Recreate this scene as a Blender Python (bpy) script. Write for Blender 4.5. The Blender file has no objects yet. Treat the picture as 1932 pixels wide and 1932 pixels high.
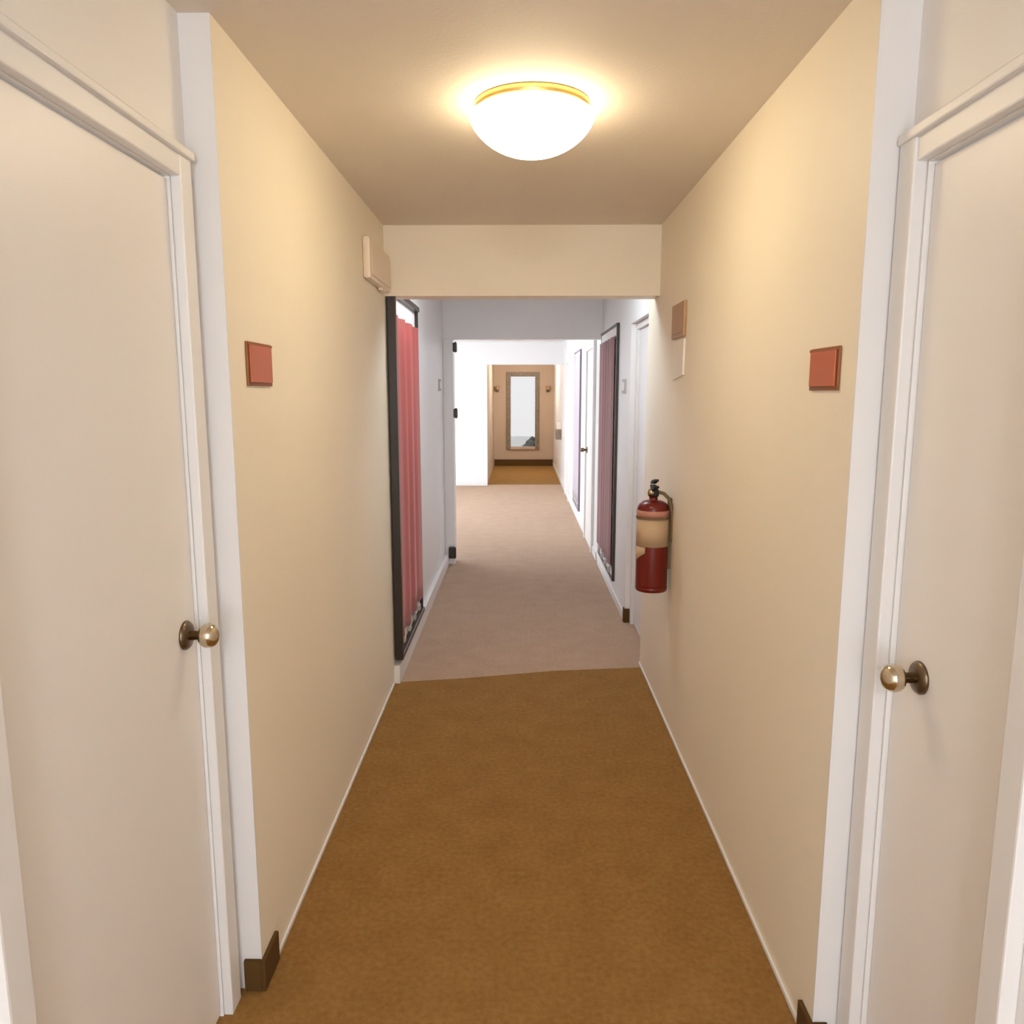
import bpy, bmesh, math, random
from mathutils import Vector, Matrix
random.seed(4)
C = bpy.context.scene
COL = C.collection
PI = math.pi

# ------------------------------------------------------------------ helpers
def srgb(r, g, b):
    f = lambda v: (v/255)/12.92 if v/255 <= .04045 else (((v/255)+.055)/1.055)**2.4
    return (f(r), f(g), f(b), 1)

def mat(name, col, rough=.6, metal=0, noise=None, bump=None, spec=.5, sheen=0):
    m = bpy.data.materials.new(name); m.use_nodes = True
    nt = m.node_tree; b = nt.nodes['Principled BSDF']
    b.inputs['Base Color'].default_value = col
    b.inputs['Roughness'].default_value = rough
    b.inputs['Metallic'].default_value = metal
    b.inputs['Specular IOR Level'].default_value = spec
    if sheen: b.inputs['Sheen Weight'].default_value = sheen
    tc = nt.nodes.new('ShaderNodeTexCoord')
    if noise:
        scale, amt = noise[:2]
        n = nt.nodes.new('ShaderNodeTexNoise'); n.inputs['Scale'].default_value = scale
        n.inputs['Detail'].default_value = 5
        nt.links.new(tc.outputs['Object'], n.inputs['Vector'])
        r = nt.nodes.new('ShaderNodeValToRGB')
        r.color_ramp.elements[0].position = .3; r.color_ramp.elements[1].position = .7
        r.color_ramp.elements[0].color = tuple(max(0, c*(1-amt)) for c in col[:3])+(1,)
        r.color_ramp.elements[1].color = tuple(min(1, c*(1+amt)) for c in col[:3])+(1,)
        nt.links.new(n.outputs['Fac'], r.inputs['Fac'])
        nt.links.new(r.outputs['Color'], b.inputs['Base Color'])
    if bump:
        scale, s = bump
        n = nt.nodes.new('ShaderNodeTexNoise'); n.inputs['Scale'].default_value = scale
        nt.links.new(tc.outputs['Object'], n.inputs['Vector'])
        bp = nt.nodes.new('ShaderNodeBump'); bp.inputs['Strength'].default_value = s
        bp.inputs['Distance'].default_value = .004
        nt.links.new(n.outputs['Fac'], bp.inputs['Height'])
        nt.links.new(bp.outputs['Normal'], b.inputs['Normal'])
    return m

def carpet(name, base, dark, light):
    m = bpy.data.materials.new(name); m.use_nodes = True
    nt = m.node_tree; b = nt.nodes['Principled BSDF']
    b.inputs['Roughness'].default_value = .95; b.inputs['Specular IOR Level'].default_value = .15
    tc = nt.nodes.new('ShaderNodeTexCoord')
    n1 = nt.nodes.new('ShaderNodeTexNoise'); n1.inputs['Scale'].default_value = 7; n1.inputs['Detail'].default_value = 3
    n2 = nt.nodes.new('ShaderNodeTexNoise'); n2.inputs['Scale'].default_value = 55; n2.inputs['Detail'].default_value = 4
    for n in (n1, n2): nt.links.new(tc.outputs['Object'], n.inputs['Vector'])
    mx = nt.nodes.new('ShaderNodeMath'); mx.operation = 'MULTIPLY_ADD'
    mx.inputs[1].default_value = .35; nt.links.new(n1.outputs['Fac'], mx.inputs[0])
    m2 = nt.nodes.new('ShaderNodeMath'); m2.operation = 'MULTIPLY'; m2.inputs[1].default_value = .65
    nt.links.new(n2.outputs['Fac'], m2.inputs[0]); nt.links.new(m2.outputs[0], mx.inputs[2])
    r = nt.nodes.new('ShaderNodeValToRGB')
    e = r.color_ramp.elements
    e[0].position = .33; e[0].color = dark; e[1].position = .68; e[1].color = light
    k = e.new(.5); k.color = base
    nt.links.new(mx.outputs[0], r.inputs['Fac']); nt.links.new(r.outputs['Color'], b.inputs['Base Color'])
    n3 = nt.nodes.new('ShaderNodeTexNoise'); n3.inputs['Scale'].default_value = 260
    nt.links.new(tc.outputs['Object'], n3.inputs['Vector'])
    bp = nt.nodes.new('ShaderNodeBump'); bp.inputs['Strength'].default_value = .5; bp.inputs['Distance'].default_value = .005
    nt.links.new(n3.outputs['Fac'], bp.inputs['Height']); nt.links.new(bp.outputs['Normal'], b.inputs['Normal'])
    return m

def emis(name, col, s):
    m = bpy.data.materials.new(name); m.use_nodes = True
    b = m.node_tree.nodes['Principled BSDF']
    b.inputs['Base Color'].default_value = (.9, .88, .82, 1)
    b.inputs['Emission Color'].default_value = col
    b.inputs['Emission Strength'].default_value = s
    return m

def glass(name, t=1, fac=.06):
    m = bpy.data.materials.new(name); m.use_nodes = True
    nt = m.node_tree; nt.nodes.clear()
    o = nt.nodes.new('ShaderNodeOutputMaterial'); mx = nt.nodes.new('ShaderNodeMixShader')
    t_ = nt.nodes.new('ShaderNodeBsdfTransparent'); g = nt.nodes.new('ShaderNodeBsdfGlossy')
    t_.inputs['Color'].default_value = (t, t*.955, t*.925, 1) if t < 1 else (1, 1, 1, 1)
    g.inputs['Roughness'].default_value = .02
    mx.inputs['Fac'].default_value = fac
    nt.links.new(t_.outputs[0], mx.inputs[1]); nt.links.new(g.outputs[0], mx.inputs[2]); nt.links.new(mx.outputs[0], o.inputs[0])
    return m

class MB:
    """collects shapes and links them as one mesh object"""
    def __init__(s): s.bm = bmesh.new()
    def box(s, x0, x1, y0, y1, z0, z1, bev=0):
        vs = [s.bm.verts.new((x, y, z)) for x in (x0, x1) for y in (y0, y1) for z in (z0, z1)]
        for f in ((0,1,3,2),(4,6,7,5),(0,4,5,1),(2,3,7,6),(0,2,6,4),(1,5,7,3)):
            s.bm.faces.new([vs[i] for i in f])
        if bev:
            fs = set(f for v in vs for f in v.link_faces)
            es = list(set(e for f in fs for e in f.edges))
            bmesh.ops.bevel(s.bm, geom=es, offset=bev, segments=2, affect='EDGES', profile=.6)
        return s
    def lathe(s, prof, n=40, mtx=None, closed=False):
        """profile of (radius, height) turned about local z"""
        mtx = mtx or Matrix()
        rings = []
        for r, h in prof:
            if r < 1e-6: rings.append([s.bm.verts.new(mtx @ Vector((0, 0, h)))])
            else: rings.append([s.bm.verts.new(mtx @ Vector((r*math.cos(2*PI*i/n), r*math.sin(2*PI*i/n), h))) for i in range(n)])
        for a, b in zip(rings, rings[1:]):
            for i in range(n):
                j = (i+1) % n
                if len(a) == 1 and len(b) == 1: continue
                if len(a) == 1: s.bm.faces.new((a[0], b[i], b[j]))
                elif len(b) == 1: s.bm.faces.new((a[i], b[0], a[j]))
                else: s.bm.faces.new((a[i], b[i], b[j], a[j]))
        return s
    def tube(s, pts, r, n=10):
        pts = [Vector(p) for p in pts]; prev = None; rings = []
        up = Vector((0.13, .21, .97))
        for i, p in enumerate(pts):
            d = (pts[min(i+1, len(pts)-1)] - pts[max(i-1, 0)]).normalized()
            a = d.cross(up).normalized(); b = d.cross(a)
            rings.append([s.bm.verts.new(p + r*(math.cos(2*PI*k/n)*a + math.sin(2*PI*k/n)*b)) for k in range(n)])
        for a, b in zip(rings, rings[1:]):
            for k in range(n): s.bm.faces.new((a[k], a[(k+1)%n], b[(k+1)%n], b[k]))
        s.bm.faces.new(rings[0]); s.bm.faces.new(rings[-1][::-1])
        return s
    def poly(s, pts, d):
        """flat outline pts (3d) extruded by vector d"""
        a = [s.bm.verts.new(p) for p in pts]; b = [s.bm.verts.new(Vector(p)+Vector(d)) for p in pts]
        s.bm.faces.new(a); s.bm.faces.new(b[::-1]); n = len(a)
        for i in range(n): s.bm.faces.new((a[i], b[i], b[(i+1)%n], a[(i+1)%n]))
        return s
    def build(s, name, m, parent=None, smooth=False, loc=None):
        bmesh.ops.recalc_face_normals(s.bm, faces=s.bm.faces[:])
        me = bpy.data.meshes.new(name)
        if loc is not None: bmesh.ops.translate(s.bm, verts=s.bm.verts[:], vec=-Vector(loc))
        s.bm.to_mesh(me); s.bm.free()
        if smooth:
            for p in me.polygons: p.use_smooth = True
        me.materials.append(m)
        o = bpy.data.objects.new(name, me); COL.objects.link(o)
        if parent:
            o.parent = parent
        if loc is not None: o.location = loc
        return o

def struct(o):
    o['kind'] = 'structure'; return o
def tag(o, label, cat, group=None):
    o['label'] = label; o['category'] = cat
    if group: o['group'] = group
    return o
def empty(name, loc=(0, 0, 0)):
    o = bpy.data.objects.new(name, None); COL.objects.link(o); o.location = loc; o.empty_display_size = .1
    return o
def rot_to(axis, at):
    """matrix that sends local z to axis, placed at point"""
    q = Vector((0, 0, 1)).rotation_difference(Vector(axis))
    return Matrix.Translation(at) @ q.to_matrix().to_4x4()

# ------------------------------------------------------------------ materials
M = {}
M['cream'] = mat('cream_paint', (.84, .775, .65, 1), .55, bump=(60, .12), noise=(1.4, .02))
M['entry'] = mat('off_white_paint', (.82, .805, .79, 1), .5, bump=(60, .1), noise=(1.2, .02))
M['white'] = mat('white_paint', (.80, .80, .805, 1), .5, bump=(60, .08))
M['ceil'] = mat('ceiling_paint', (.73, .665, .585, 1), .7, bump=(90, .15))
M['ceilw'] = mat('pale_ceiling_paint', (.72, .70, .67, 1), .7)
M['tan'] = mat('tan_paint', (.52, .395, .29, 1), .6, bump=(60, .1))
M['trimw'] = mat('cool_white_gloss_trim', (.78, .775, .775, 1), .4)
M['door'] = mat('white_door_paint', (.82, .80, .785, 1), .4, noise=(.9, .02))
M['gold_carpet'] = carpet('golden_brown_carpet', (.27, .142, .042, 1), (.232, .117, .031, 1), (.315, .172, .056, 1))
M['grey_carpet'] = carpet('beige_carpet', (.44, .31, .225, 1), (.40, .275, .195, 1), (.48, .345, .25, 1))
M['base_brown'] = mat('dark_brown_rubber', (.095, .048, .012, 1), .8, spec=.2)
M['black'] = mat('black_lacquer', (.030, .021, .015, 1), .35)
M['umber'] = mat('umber_frame', (.045, .035, .03, 1), .45)
M['mauve_d'] = mat('mauve_grey_frame', (.22, .17, .22, 1), .5)
M['mat'] = mat('white_mat_board', (.85, .82, .81, 1), .8)
M['red'] = mat('red_fabric', (.40, .038, .032, 1), .75, sheen=.3, bump=(300, .3))
M['plum'] = mat('plum_fabric', (.26, .072, .082, 1), .8, sheen=.3, bump=(300, .3))
M['mauve'] = mat('mauve_fabric', (.47, .40, .45, 1), .8, sheen=.3, bump=(300, .3))
M['orange'] = mat('orange_red_plastic', (.46, .105, .025, 1), .4)
M['orange_d'] = mat('rust_brown_edge', (.26, .085, .02, 1), .5)
M['nickel'] = mat('aged_nickel', (.64, .56, .42, 1), .16, 1)
M['nickel_d'] = mat('dark_bronze', (.20, .15, .10, 1), .35, 1)
M['redpaint'] = mat('dark_red_enamel', (.14, .006, .002, 1), .3)
M['label'] = mat('tan_paper_label', (.52, .37, .23, 1), .6)
M['labelp'] = mat('salmon_paper_band', (.48, .22, .16, 1), .6)
M['hose'] = mat('olive_rubber_hose', (.16, .11, .055, 1), .6)
M['rubber'] = mat('black_rubber', (.02, .018, .015, 1), .6)
M['plastic'] = mat('ivory_plastic', (.80, .68, .56, 1), .4)
M['brownp'] = mat('brown_plate', (.42, .26, .14, 1), .5)
M['paper'] = mat('white_paper', (.85, .82, .79, 1), .7)
M['greyp'] = mat('grey_plastic', (.45, .43, .42, 1), .5)
M['wood'] = mat('olive_brown_wood', (.22, .165, .11, 1), .5, noise=(20, .2))
M['brass'] = mat('brass_pan', (.75, .52, .2, 1), .3, 1)
M['glass'] = glass('clear_window_glass')
M['tint'] = glass('tinted_window_glass', .325, .004)
M['bowl'] = emis('lit_opal_glass_bowl', (1, .82, .54, 1), 14.5)
M['bowl_n'] = emis('added_fill_bowl_white', (.96, .98, 1, 1), 72)
M['bowl_c'] = emis('added_fill_bowl_cool', (.80, .91, 1, 1), 25)
M['bowl_e'] = emis('added_fill_bowl_amber', (1, .90, .76, 1), 58)
M['ground'] = mat('pale_concrete_ground', (.7, .7, .7, 1), .9, noise=(2, .1))
M['leaf'] = mat('grey_green_foliage', (.16, .17, .15, 1), .8, noise=(8, .3))

# ------------------------------------------------------------------ dimensions
H = 2.436
LX, RX = -.693, .718            # passage walls
L2, R2 = -.693, .743            # walls past the first lintel
EL, ER = -.765, .800            # entry walls
YL, YR = 1.866, 1.678           # where the passage narrows on each side
YH = 4.07                       # first lintel
YR2 = 4.40                      # end of the right passage wall
YP = 7.10                       # second lintel
YF = 13.25                      # third wall with the opening
YE = 16.9                       # end wall

# ------------------------------------------------------------------ floor, ceiling
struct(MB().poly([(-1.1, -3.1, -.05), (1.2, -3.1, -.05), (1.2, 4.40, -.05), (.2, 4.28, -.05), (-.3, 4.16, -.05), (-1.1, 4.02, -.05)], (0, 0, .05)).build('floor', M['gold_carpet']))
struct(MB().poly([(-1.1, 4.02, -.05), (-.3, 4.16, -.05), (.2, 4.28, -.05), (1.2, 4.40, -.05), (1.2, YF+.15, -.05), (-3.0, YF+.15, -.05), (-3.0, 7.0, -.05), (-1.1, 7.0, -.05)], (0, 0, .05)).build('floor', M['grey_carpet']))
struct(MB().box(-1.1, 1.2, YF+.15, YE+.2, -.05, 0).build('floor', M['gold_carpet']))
struct(MB().box(-1.1, 1.2, -3.1, YH+.075, H, H+.06).build('ceiling', M['ceil']))
struct(MB().box(-1.1, 1.2, YH+.075, YP+.075, H, H+.06).build('ceiling', M['ceilw']))
struct(MB().box(-3.0, 1.2, YP+.075, YE+.2, H, H+.06).build('ceiling', M['white']))

# ------------------------------------------------------------------ entry walls with doors
DL0, DL1, DLH = 1.04, 1.765, 2.065
DR0, DR1, DRH = 1.165, 1.60, 2.045
struct(MB().box(-.92, EL, -3.0, DL0, 0, H).box(-.92, EL, DL0, DL1, DLH, H).box(-.92, EL, DL1, YL, 0, H).build('wall_left_entry', M['entry']))
struct(MB().box(ER, .96, -3.0, DR0, 0, H).box(ER, .96, DR0, DR1, DRH, H).box(ER, .96, DR1, YR, 0, H).build('wall_right_entry', M['entry']))
struct(MB().box(-.92, -.6, -3.1, -3.0, 0, H).box(.62, .96, -3.1, -3.0, 0, H).box(-.6, .62, -3.1, -3.0, 0, .3).box(-.6, .62, -3.1, -3.0, 2.25, H).build('wall_back', M['entry']))
w = empty('fill_window_back', (0, -3.05, .3)); struct(w)  # added window behind the camera, lets neutral daylight fill the entry
o = MB().box(-.6, -.55, -3.08, -3.02, .3, 2.25).box(.57, .62, -3.08, -3.02, .3, 2.25).box(-.55, .57, -3.08, -3.02, .3, .35).box(-.55, .57, -3.08, -3.02, 2.2, 2.25).box(-.015, .035, -3.08, -3.02, .35, 2.2).build('frame', M['trimw'], w)
o.matrix_parent_inverse = Matrix.Translation(w.location).inverted()
o = MB().box(-.55, .57, -3.055, -3.049, .35, 2.2).build('pane', M['glass'], w)
o.matrix_parent_inverse = Matrix.Translation(w.location).inverted()

def knob(parent, x, y, z, sx, m1, m2, r=.026):
    ax = (sx, 0, 0)
    k = MB().lathe([(0.0001, .0), (.011, .0), (.011, .032), (.016, .034), (r*.80, .039), (r*.94, .045), (r, .053), (r*.98, .060), (r*.90, .066), (r*.74, .0715), (r*.5, .075), (r*.25, .0767), (0, .077)], 28, rot_to(ax, (x, y, z))).build('knob', m1, parent, True)
    MB().lathe([(0, 0), (.034, 0), (.034, .004), (.030, .009), (.018, .011), (0, .011)], 28, rot_to(ax, (x, y, z))).build('rosette', m2, k, True)
    return k

# left entry door
d = empty('door_1', (EL, DL0, 0)); struct(d)
def P(o, par):          # keep world placement under an empty
    o.matrix_parent_inverse = Matrix.Translation(par.location).inverted(); return o
P(MB().box(-.815, EL-.006, DL0+.004, DL1-.004, .008, DLH-.004, .003).build('door_slab', M['door'], d), d)
cas = MB()
cas.box(EL, EL+.024, DL1+.003, DL1+.062, 0, DLH+.06, .004)
cas.box(EL, EL+.030, DL0-.06, DL0-.003, 0, DLH+.06, .004)
cas.box(EL, EL+.022, DL0-.06, DL1+.05, DLH+.003, DLH+.058, .004).box(EL, EL+.034, DL0-.064, DL1+.062, DLH+.048, DLH+.066, .004)
P(cas.build('casing', M['trimw'], d), d)
kk = P(knob(d, EL-.006, 1.705, 1.045, 1, M['nickel'], M['nickel_d'], .029), d)
# right entry door
d = empty('door_2', (ER, DR0, 0)); struct(d)
P(MB().box(ER+.010, .85, DR0+.004, DR1-.004, .008, DRH-.004, .003).build('door_slab', M['door'], d), d)
cas = MB()
cas.box(ER-.028, ER, DR1+.003, YR-.012, 0, DRH+.06, .004)
cas.box(ER-.030, ER, DR0-.06, DR0-.003, 0, DRH+.06, .004)
cas.box(ER-.022, ER, DR0-.06, DR1+.05, DRH+.003, DRH+.055, .004).box(ER-.034, ER, DR0-.064, DR1+.064, DRH+.047, DRH+.068, .004)
P(cas.build('casing', M['trimw'], d), d)
P(knob(d, ER+.010, 1.492, 1.030, -1, M['nickel'], M['nickel_d'], .029), d)

# ------------------------------------------------------------------ passage walls and lintels
struct(MB().box(-.92, LX, YL, YH, 0, H).build('wall_left_passage', M['cream']))
struct(MB().box(RX, .96, YR, YR2, 0, H).build('wall_right_passage', M['cream']))
struct(MB().box(LX, RX, YH, YH+.15, 2.088, H).build('wall_front_lintel', M['cream']))
# corner bases wrapping the ends of the passage walls
def corner_base(x, y, sx, wx, ly, h, name):
    b = MB()
    b.box(min(x, x+sx*wx), max(x, x+sx*wx), y-.012, y, 0, h, .003)
    b.box(min(x, x-sx*.012), max(x, x-sx*.012), y-.012, y+ly, 0, h, .003)
    return struct(b.build(name, M['base_brown']))
corner_base(LX, YL-.006, -1, .046, .11, .090, 'baseboard_left_corner')
corner_base(RX, YR-.006, 1, .034, .07, .082, 'baseboard_right_corner')
struct(MB().box(EL, LX, YL-.006, YL, 0, H).build('trim_2', M['trimw']))
struct(MB().box(RX, ER, YR-.006, YR, 0, H).build('trim_3', M['trimw']))
# thin pale shoe mouldings along the passage
struct(MB().box(LX, LX+.007, YL+.05, YH, 0, .016, .003).build('baseboard_left_passage', M['trimw']))
struct(MB().box(RX-.007, RX, YR+.05, YR2, 0, .016, .003).build('baseboard_right_passage', M['trimw']))

# ------------------------------------------------------------------ second stretch
struct(MB().box(-.92, L2, YH, YP, 0, H).build('wall_left_hall', M['white']))
struct(MB().box(L2, L2+.034, YH+.0, YP, 0, .105, .004).build('baseboard_left_hall', M['trimw']))
# recess with a closed door
RY0, RY1, RH = YR2, 5.24, 2.05
struct(MB().box(R2, .96, RY0, RY1, RH, H).box(.83, .96, RY0, RY1, 0, RH).build('wall_right_recess', M['white']))
struct(MB().box(R2, .96, RY1, YP, 0, H).build('wall_right_hall', M['white']))
struct(MB().box(R2-.012, R2+.030, RY1-.012, RY1, 0, .10, .003).box(R2-.012, R2, RY1, RY1+.04, 0, .10, .003).build('baseboard_right_recess', M['base_brown']))
struct(MB().box(R2-.010, R2, RY1+.04, YP, 0, .06, .003).build('baseboard_right_hall', M['trimw']))
d = empty('door_3', (.80, RY0, 0)); struct(d)
P(MB().box(.795, .83, RY0+.06, RY1-.05, .006, RH-.04, .003).build('door_slab', M['trimw'], d), d)
P(MB().box(.775, .83, RY0+.002, RY0+.06, 0, RH-.002, .003).box(.775, .83, RY1-.05, RY1-.002, 0, RH-.002, .003).box(.775, .83, RY0+.06, RY1-.05, RH-.04, RH-.002, .003).build('casing', M['trimw'], d), d)
P(knob(d, .795, RY0+.11, .95, -1, M['nickel'], M['nickel_d']), d)

# second lintel with the pilaster and its black hinges
struct(MB().box(L2, R2, YP, YP+.15, 2.075, H).build('wall_middle_lintel', M['white']))
t = struct(MB().box(L2, -.602, YP-.02, YP+.15, 0, 2.075, .004).build('trim_1', M['trimw']))
for z in (2.00, 1.41):
    MB().box(-.602, -.566, YP-.03, YP+.02, z-.04, z+.04, .006).tube([(-.578, YP-.032, z-.046), (-.578, YP-.032, z+.046)], .009).build('hinge', M['black'], t)
b = MB().box(-.66, -.590, YP-.06, YP-.02, .06, .17, .012).build('door_stop', M['black'], t)

# ------------------------------------------------------------------ bright stretch opening to the left
struct(MB().box(-2.9, -.92, YP, YP+.15, 0, H).build('wall_front_alcove', M['white']))
WY0, WY1, WZ0, WZ1 = 8.2, 12.6, .35, 2.25
struct(MB().box(-2.9, -2.75, YP+.15, WY0, 0, H).box(-2.9, -2.75, WY1, YF+.15, 0, H).box(-2.9, -2.75, WY0, WY1, 0, WZ0).box(-2.9, -2.75, WY0, WY1, WZ1, H).build('wall_left_alcove', M['white']))
w = empty('window_2', (-2.8, WY0, WZ0)); struct(w)
f = MB()
f.box(-2.85, -2.78, WY0, WY1, WZ0, WZ0+.05).box(-2.85, -2.78, WY0, WY1, WZ1-.05, WZ1)
for i in range(5):
    y = WY0 + (WY1-WY0-.05)*i/4
    f.box(-2.85, -2.78, y, y+.05, WZ0, WZ1)
P(f.build('frame', M['trimw'], w), w)
P(MB().box(-2.82, -2.812, WY0+.05, WY1-.05, WZ0+.05, WZ1-.05).build('pane', M['glass'], w), w)
struct(MB().box(-2.75, L2+.14, YF, YF+.15, 0, H).box(L2+.14, R2, YF, YF+.15, 2.062, H).build('wall_far', M['white']))
struct(MB().box(R2, .96, YP, YE+.1, 0, H).build('wall_right_far', M['white']))
struct(MB().box(R2-.012, R2, YP+.15, YE, 0, .08, .003).build('baseboard_right_far', M['trimw']))
struct(MB().box(-2.75, L2+.14, YF-.012, YF, 0, .06, .003).build('baseboard_far', M['trimw']))

# door on the right of the bright stretch
d = empty('door_4', (R2, 7.6, 0)); struct(d)
P(MB().box(R2-.010, R2, 7.66, 8.42, .005, 2.03, .002).build('door_slab', M['door'], d), d)
P(MB().box(R2-.028, R2, 7.59, 7.66, 0, 2.10, .003).box(R2-.028, R2, 8.42, 8.49, 0, 2.10, .003).box(R2-.028, R2, 7.66, 8.42, 2.03, 2.10, .003).build('casing', M['trimw'], d), d)
P(knob(d, R2-.010, 8.32, .985, -1, M['nickel_d'], M['nickel_d'], .024), d)
d = empty('door_5', (R2, 11.3, 0)); struct(d)
P(MB().box(R2-.010, R2, 11.37, 12.13, .005, 2.03, .002).build('door_slab', M['door'], d), d)
P(MB().box(R2-.028, R2, 11.30, 11.37, 0, 2.10, .003).box(R2-.028, R2, 12.13, 12.20, 0, 2.10, .003).box(R2-.028, R2, 11.37, 12.13, 2.03, 2.10, .003).build('casing', M['trimw'], d), d)

# ------------------------------------------------------------------ last stretch and end wall
struct(MB().box(-.92, -.560, YF+.15, YE+.1, 0, H).build('wall_left_far', M['tan']))
EX0, EX1, EZ0, EZ1 = -.285, .435, .36, 2.03      # window hole, frame included
struct(MB().box(-.560, EX0, YE, YE+.1, 0, H).box(EX1, R2, YE, YE+.1, 0, H).box(EX0, EX1, YE, YE+.1, 0, EZ0).box(EX0, EX1, YE, YE+.1, EZ1, H).build('wall_end', M['tan']))
struct(MB().box(-.548, R2-.012, YE-.02, YE, 0, .14, .004).build('baseboard_end', M['base_brown']))
w = empty('window_1', (.07, YE, EZ0)); struct(w)
f = MB(); b = .095
f.box(EX0, EX0+b, YE-.03, YE+.07, EZ0, EZ1, .006).box(EX1-b, EX1, YE-.03, YE+.07, EZ0, EZ1, .006).box(EX0+b, EX1-b, YE-.03, YE+.07, EZ1-b, EZ1, .006)
P(f.build('frame', M['wood'], w), w)
P(MB().box(EX0+b, EX1-b, YE-.04, YE+.07, EZ0, EZ0+.06, .006).build('sill', M['tan'], w), w)
P(MB().box(EX0+b, EX1-b, YE+.03, YE+.036, EZ0+.06, EZ1-b).build('pane', M['tint'], w), w)
# outdoors beyond the windows
struct(MB().box(-14, 12, 3, 34, -.42, -.32).build('ground', M['ground']))
bush = MB()
for i in range(46):
    a, r = random.random()*2*PI, random.random()**.5*.42
    bmesh.ops.create_icosphere(bush.bm, subdivisions=1, radius=.07+.08*random.random(),
        matrix=Matrix.Translation((.42+r*math.cos(a)*.8, 19.2+r*math.sin(a)*.6, -.28+random.random()*(.92-.8*r))))
tag(bush.build('shrub', M['leaf']), 'grey shrub seen low through the tall window at the hall end', 'shrub')

# ------------------------------------------------------------------ ceiling lights
def ceiling_light(x, y, m, label, R=.185, dp=.115):
    root = empty('ceiling_light', (x, y, H))
    MB().lathe([(0, 0), (R*.915, 0), (R*.93, -.006), (R*.93, -.0285), (R*.9, -.0295), (0, -.0295)], 48).build('mounting_pan', M['brass'], root, True)
    prof = [(0, -.030), (R*.72, -.030), (R*.96, -.030), (R, -.034), (R, -.040)]
    t0 = math.radians(72)
    for k in range(13):
        a = t0*(1-k/12)
        prof.append((R*math.sin(a)/math.sin(t0), -.042-dp*.9*(math.cos(a)-math.cos(t0))/(1-math.cos(t0))))
    MB().lathe(prof, 56).build('glass_bowl', m, root, True)
    return tag(root, label, 'light')
ceiling_light(.036, 2.42, M['bowl'], 'glowing round flush ceiling light with a shallow white glass bowl')
ceiling_light(.02, -1.6, M['bowl_n'], 'unseen round fill light added at the near end of the corridor behind the entry doors')  # added fill behind the camera, neutral light for the entry
ceiling_light(.03, 4.6, M['bowl_c'], 'round fill light added out of view just past the first lintel')  # added lamp masked by the lintel, lifts the second stretch
ceiling_light(.09, 15.2, M['bowl_e'], 'round fill light added out of view in the last tan stretch of the corridor')  # added lamp out of view, brightens the end wall
ceiling_light(.03, 9.6, M['bowl_c'], 'unseen round fill light added in the bright stretch past the middle lintel')  # added lamp out of view, extra light for this stretch

# ------------------------------------------------------------------ framed red, plum and mauve hangings
def hanging(name, side, xw, y0, y1, z0, z1, fab, label, folds, topm=.10, sidem=.05, depth=.045, seed=1, fw=.03, fm='black', amp=1):
    """side +1: hangs on the left wall facing +x; -1: on the right wall facing -x"""
    root = empty(name, (xw, (y0+y1)/2, z0))
    w, h = y1-y0, z1-z0
    def bx(mb, d0, d1, a0, a1, c0, c1, bv=0):
        xs = sorted((side*d0, side*d1)); mb.box(xs[0], xs[1], a0, a1, c0, c1, bv)
    f = MB()
    bx(f, 0, depth, -w/2, -w/2+fw, 0, h, .004); bx(f, 0, depth*.7, w/2-fw*.5, w/2, 0, h, .003)
    bx(f, 0, depth, -w/2+fw, w/2-fw, 0, fw, .004); bx(f, 0, depth, -w/2+fw, w/2-fw, h-fw, h, .004)
    f.build('frame', M[fm], root)
    m = MB(); bx(m, .002, .012, -w/2+fw, w/2-fw, fw, h-fw); m.build('mat_board', M['mat'], root)
    # cloth with vertical folds
    rnd = random.Random(seed)
    ph = [rnd.random()*6 for _ in range(3)]
    bm = bmesh.new(); n = 96; rows = 14
    a0, a1 = -w/2+fw+sidem, w/2-fw-sidem*.4
    zb, zt = fw+.07, h-fw-topm
    g = []
    for j in range(rows+1):
        z = zb+(zt-zb)*j/rows; row = []
        for i in range(n+1):
            u = i/n; y = a0+(a1-a0)*u
            dx = .021+.003*amp+.0055*amp*math.sin(2*PI*folds*u+ph[0]+.25*math.sin(z*2))+.002*math.sin(2*PI*folds*2.3*u+ph[1])
            row.append(bm.verts.new((side*dx, y, z)))
        g.append(row)
    for j in range(rows):
        for i in range(n): bm.faces.new((g[j][i], g[j][i+1], g[j+1][i+1], g[j+1][i]))
    r = bmesh.ops.extrude_face_region(bm, geom=bm.faces[:])
    bmesh.ops.translate(bm, verts=[v for v in r['geom'] if isinstance(v, bmesh.types.BMVert)], vec=(-side*.002, 0, 0))
    q = MB(); q.bm.free(); q.bm = bm
    q.build('cloth', fab, root, True)
    # small grey clips along the bottom margin
    for k in range(4):
        y = a0+(a1-a0)*(k+.5)/4
        c = MB(); bx(c, .012, .032, y-.03, y+.03, fw+.015, fw+.05, .004); c.build('clip', M['greyp'], root)
    return tag(root, label, 'wall hanging', 'tall framed cloth hangings')
hanging('wall_hanging', 1, L2+.006, 4.085, 5.10, .13, 2.135, M['red'], 'tall black-framed red cloth panel with a white top margin on the left wall', 3.2, topm=.10, amp=1.8)
hanging('wall_hanging', -1, R2, 5.86, 7.02, .14, 2.11, M['plum'], 'tall black-framed dark plum cloth panel on the right wall before the middle lintel', 5, topm=.07, seed=3, fw=.02, depth=.022, fm='umber')
hanging('wall_hanging', -1, R2, 9.35, 10.35, .15, 2.11, M['mauve'], 'pale mauve framed cloth panel on the right wall of the bright stretch', 4, topm=.05, depth=.024, seed=5, fw=.018, fm='mauve_d')

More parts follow.
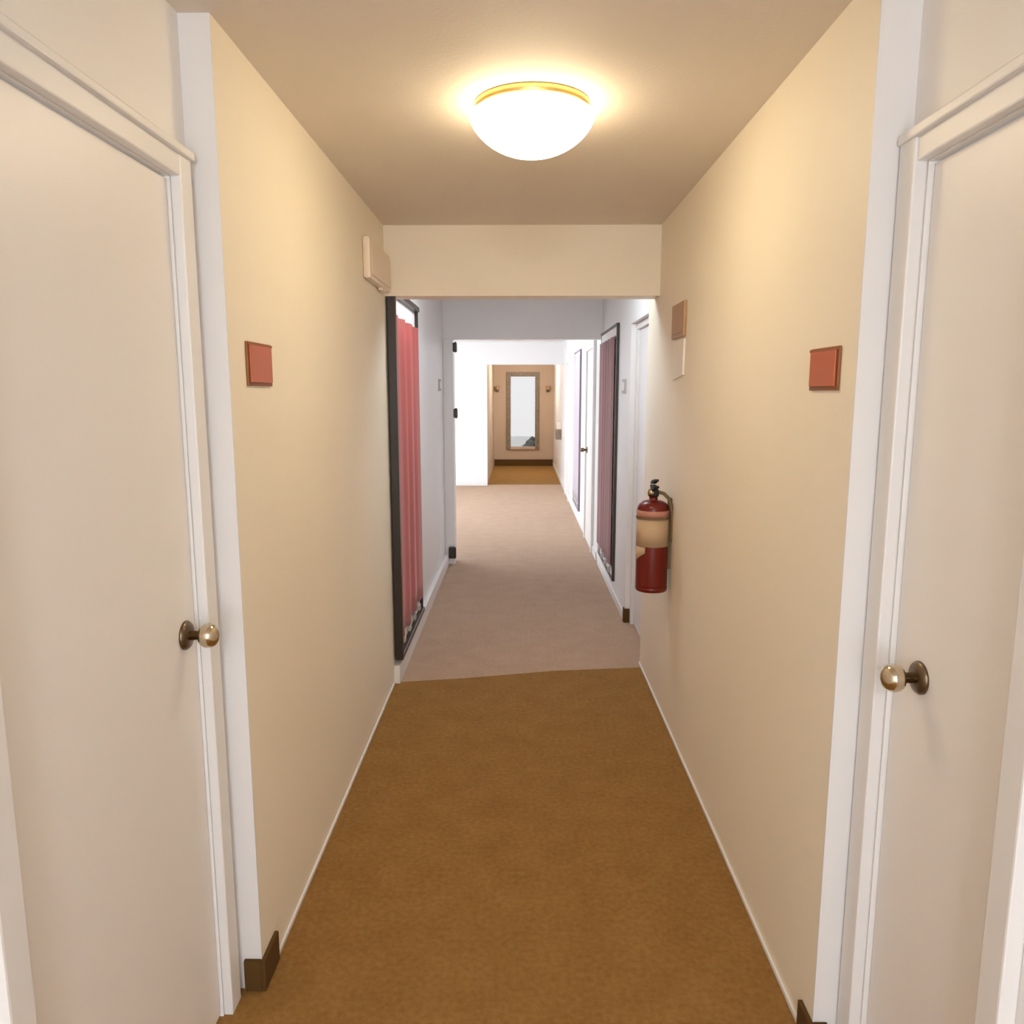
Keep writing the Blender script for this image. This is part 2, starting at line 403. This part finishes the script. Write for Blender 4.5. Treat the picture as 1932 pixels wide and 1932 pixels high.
# ------------------------------------------------------------------ orange-red number plates
def plate(side, x, y0, y1, z0, z1, label, notch=False):
    root = empty('door_sign', (x, (y0+y1)/2, z0))
    w, h = y1-y0, z1-z0
    def bx(mb, d0, d1, a0, a1, c0, c1, bv=0):
        xs = sorted((side*d0, side*d1)); mb.box(xs[0], xs[1], a0, a1, c0, c1, bv)
    p = MB(); bx(p, 0, .006, -w/2, w/2, 0, h, .002); p.build('backing', M['orange_d'], root)
    p = MB(); bx(p, .006, .011, -w/2+.010, w/2-.010, .009, h-.008, .002); p.build('face', M['orange'], root)
    p = MB(); bx(p, .006, .010, -w/2+.002, w/2-.002, h-.009, h-.002, .001); p.build('top_rail', M['orange_d'], root)
    return tag(root, label, 'sign')
plate(1, LX, 1.975, 2.165, 1.616, 1.728, 'small orange-red sign on the left passage wall beside the left door')
plate(-1, RX, 1.755, 1.925, 1.604, 1.703, 'small orange-red sign on the right passage wall beside the right door')

# ------------------------------------------------------------------ fire extinguisher
ex, ey, ez = .632, 3.60, .668
fe = empty('fire_extinguisher', (ex, ey, ez))
R = .075
body = [(0, .004), (R*.55, .004), (R*.60, 0), (R*.9, .002), (R*.99, .012), (R, .03), (R, .385)]
for k in range(1, 9):
    a = k/8*PI/2
    body.append((R*math.cos(a)*.72+R*.28, .385+.045*math.sin(a)))
body += [(.020, .432), (.020, .448), (0, .448)]
MB().lathe(body, 48).build('cylinder', M['redpaint'], fe, True)
MB().lathe([(R*.6, -.004), (R*.97, -.004), (R*1.01, .006), (R*1.01, .016), (R*.97, .018)], 48).build('foot_ring', M['redpaint'], fe, True)
def wrap(a0, a1, z0, z1, m, name, r=R+.0012, slant=0):
    bm = bmesh.new(); n = 24; lo = []; hi = []
    for i in range(n+1):
        a = math.radians(a0+(a1-a0)*i/n)
        zz = z0+slant*(i/n)
        lo.append(bm.verts.new((r*math.cos(a), r*math.sin(a), zz))); hi.append(bm.verts.new((r*math.cos(a), r*math.sin(a), z1)))
    for i in range(n): bm.faces.new((lo[i], lo[i+1], hi[i+1], hi[i]))
    e = bmesh.ops.extrude_face_region(bm, geom=bm.faces[:])
    for v in [v for v in e['geom'] if isinstance(v, bmesh.types.BMVert)]:
        v.co.x *= .992; v.co.y *= .992
    q = MB(); q.bm.free(); q.bm = bm
    return q.build(name, m, fe, True)
wrap(176, 352, .215, .345, M['label'], 'label')
wrap(176, 352, .352, .385, M['labelp'], 'label_band')
wrap(176, 235, .135, .213, M['label'], 'inspection_label', slant=.05)
MB().lathe([(0, .448), (.024, .448), (.026, .455), (.024, .478), (.015, .484), (0, .485)], 24).build('valve', M['rubber'], fe, True)
MB().poly([(-.012, -.02, .484), (-.012, -.075, .494), (-.012, -.078, .503), (-.012, -.01, .500), (-.012, .03, .500), (-.012, .03, .486)], (.024, 0, 0)).build('carry_handle', M['rubber'], fe)
MB().poly([(-.010, .03, .503), (-.010, -.005, .508), (-.010, -.075, .528), (-.010, -.070, .536), (-.010, .0, .524), (-.010, .034, .512)], (.020, 0, 0)).build('squeeze_lever', M['rubber'], fe)
MB().lathe([(0, 0), (.014, 0), (.014, .010), (0, .012)], 20, rot_to((-.5, -.85, 0), (-.014, -.022, .468))).build('gauge', M['nickel'], fe, True)
hose = [(.018, 0, .468), (.045, -.015, .463), (.068, -.03, .44), (.083, -.037, .38), (.085, -.038, .32), (.084, -.037, .24)]
pts = []
for a, b_ in zip(hose, hose[1:]):
    for k in range(4): pts.append(Vector(a).lerp(Vector(b_), k/4))
pts.append(Vector(hose[-1]))
hm = MB().tube(pts, .0085, 10)
hm.build('hose', M['hose'], fe, True)
# wall bracket (belongs to the extinguisher)
MB().box(.070, RX-ex, -.018, .018, .10, .44, .002).lathe([(R+.002, .345), (R+.004, .345), (R+.004, .353), (R+.002, .353), (R+.002, .345)], 40).build('bracket', M['hose'], fe)
tag(fe, 'dark red fire extinguisher with a pale label hanging on the right wall', 'fire extinguisher')

# ------------------------------------------------------------------ small wall things
r = empty('alarm_box', (LX, 3.79, 2.10))
MB().box(0, .034, -.27, .27, 0, .18, .012).build('housing', M['plastic'], r)
MB().box(.034, .038, -.24, .24, .02, .16, .003).build('grille', M['plastic'], r)
MB().box(.008, .030, .05, .17, -.012, .002, .003).build('lower_vent', M['plastic'], r)
tag(r, 'ivory box mounted high on the left wall just before the lintel', 'alarm box')
r = empty('wall_plate', (RX, 3.53, 1.84))
MB().box(-.014, 0, -.13, .13, 0, .15, .003).build('plate', M['brownp'], r)
MB().box(-.018, -.014, -.105, .105, .02, .13, .002).build('panel', M['brownp'], r)
tag(r, 'brown rectangular plate on the right wall above a white notice', 'wall plate')
r = empty('paper_notice', (RX, 3.53, 1.655))
MB().poly([(.002, -.11, 0.02), (.002, .10, 0), (.002, .12, .175), (.002, -.12, .175)], (-.010, 0, 0)).build('sheet', M['paper'], r)
tag(r, 'white notice on the right wall above the fire extinguisher', 'notice')
for side, x, y, z, lab in ((1, L2, 6.72, 1.66, 'small grey plate on the left wall between the red panel and the pilaster'),
                           (-1, R2, 5.50, 1.64, 'small grey plate on the right wall between the recess and the plum panel')):
    r = empty('room_plate', (x, y, z))
    xs = sorted((-side*.002, side*.012)); MB().box(xs[0], xs[1], -.07, .07, -.05, .05, .003).build('plate', M['greyp'], r)
    xs = sorted((side*.012, side*.015)); MB().box(xs[0], xs[1], -.05, .05, -.03, .03, .001).build('insert', M['paper'], r)
    tag(r, lab, 'plate')
# sconces on both sides of the end window
for x, lab in ((-.48, 'small brown wall sconce left of the tall end window'), (.615, 'small brown wall sconce right of the tall end window')):
    r = empty('wall_sconce', (x, YE, 1.66))
    MB().box(-.035, .035, -.012, 0, -.06, .06, .004).build('backplate', M['wood'], r)
    MB().tube([(0, -.012, -.03), (0, -.05, -.035), (0, -.07, -.01)], .008).build('arm', M['wood'], r)
    MB().lathe([(.040, -.01), (.056, .07), (.054, .07), (.038, -.01)], 20, Matrix.Translation((0, -.07, 0))).build('shade', M['brownp'], r, True)
    tag(r, lab, 'sconce', 'sconces flanking the end window')
r = empty('wall_dispenser', (R2, 13.75, .86))
MB().box(-.10, 0, -.10, .10, -.09, .09, .012).build('body', M['wood'], r)
MB().box(-.085, 0, -.09, .09, .09, .22, .012).build('cover', M['plastic'], r)
tag(r, 'small dark box with a pale top on the right wall near the hall end', 'wall box')

# ------------------------------------------------------------------ daylight
W = bpy.data.worlds.new('sky'); C.world = W; W.use_nodes = True
bg = W.node_tree.nodes['Background']
bg.inputs['Color'].default_value = (.86, .93, 1, 1); bg.inputs['Strength'].default_value = 6.8
def portal(name, loc, rot, sx, sy):
    l = bpy.data.lights.new(name, 'AREA'); l.shape = 'RECTANGLE'; l.size = sx; l.size_y = sy
    l.cycles.is_portal = True
    o = bpy.data.objects.new(name, l); o.location = loc; o.rotation_euler = rot; COL.objects.link(o)
portal('window_portal', (-2.86, (WY0+WY1)/2, (WZ0+WZ1)/2), (0, -PI/2, 0), WZ1-WZ0, WY1-WY0)
portal('window_portal', ((EX0+EX1)/2, YE+.09, (EZ0+EZ1)/2), (-PI/2, 0, 0), .53, 1.5)

portal('window_portal', (.01, -3.12, 1.27), (PI/2, 0, 0), 1.12, 1.85)
# ------------------------------------------------------------------ camera
cam = bpy.data.cameras.new('camera'); cam.sensor_width = 36; cam.lens = 1452/1932*36
co = bpy.data.objects.new('camera', cam); COL.objects.link(co); C.camera = co
co.location = (0, 0, 1.6)
co.rotation_mode = 'XYZ'
co.rotation_euler = (math.radians(90-8.85), 0, math.radians(.55))
cam.clip_start = .02
C.view_settings.view_transform = 'Standard'; C.view_settings.look = 'None'
C.view_settings.gamma = 1; C.view_settings.exposure = .44; C.view_settings.use_curve_mapping = False
C.cycles.max_bounces = 12; C.cycles.diffuse_bounces = 8
C.cycles.use_denoising = True
C.cycles.sample_clamp_indirect = 8
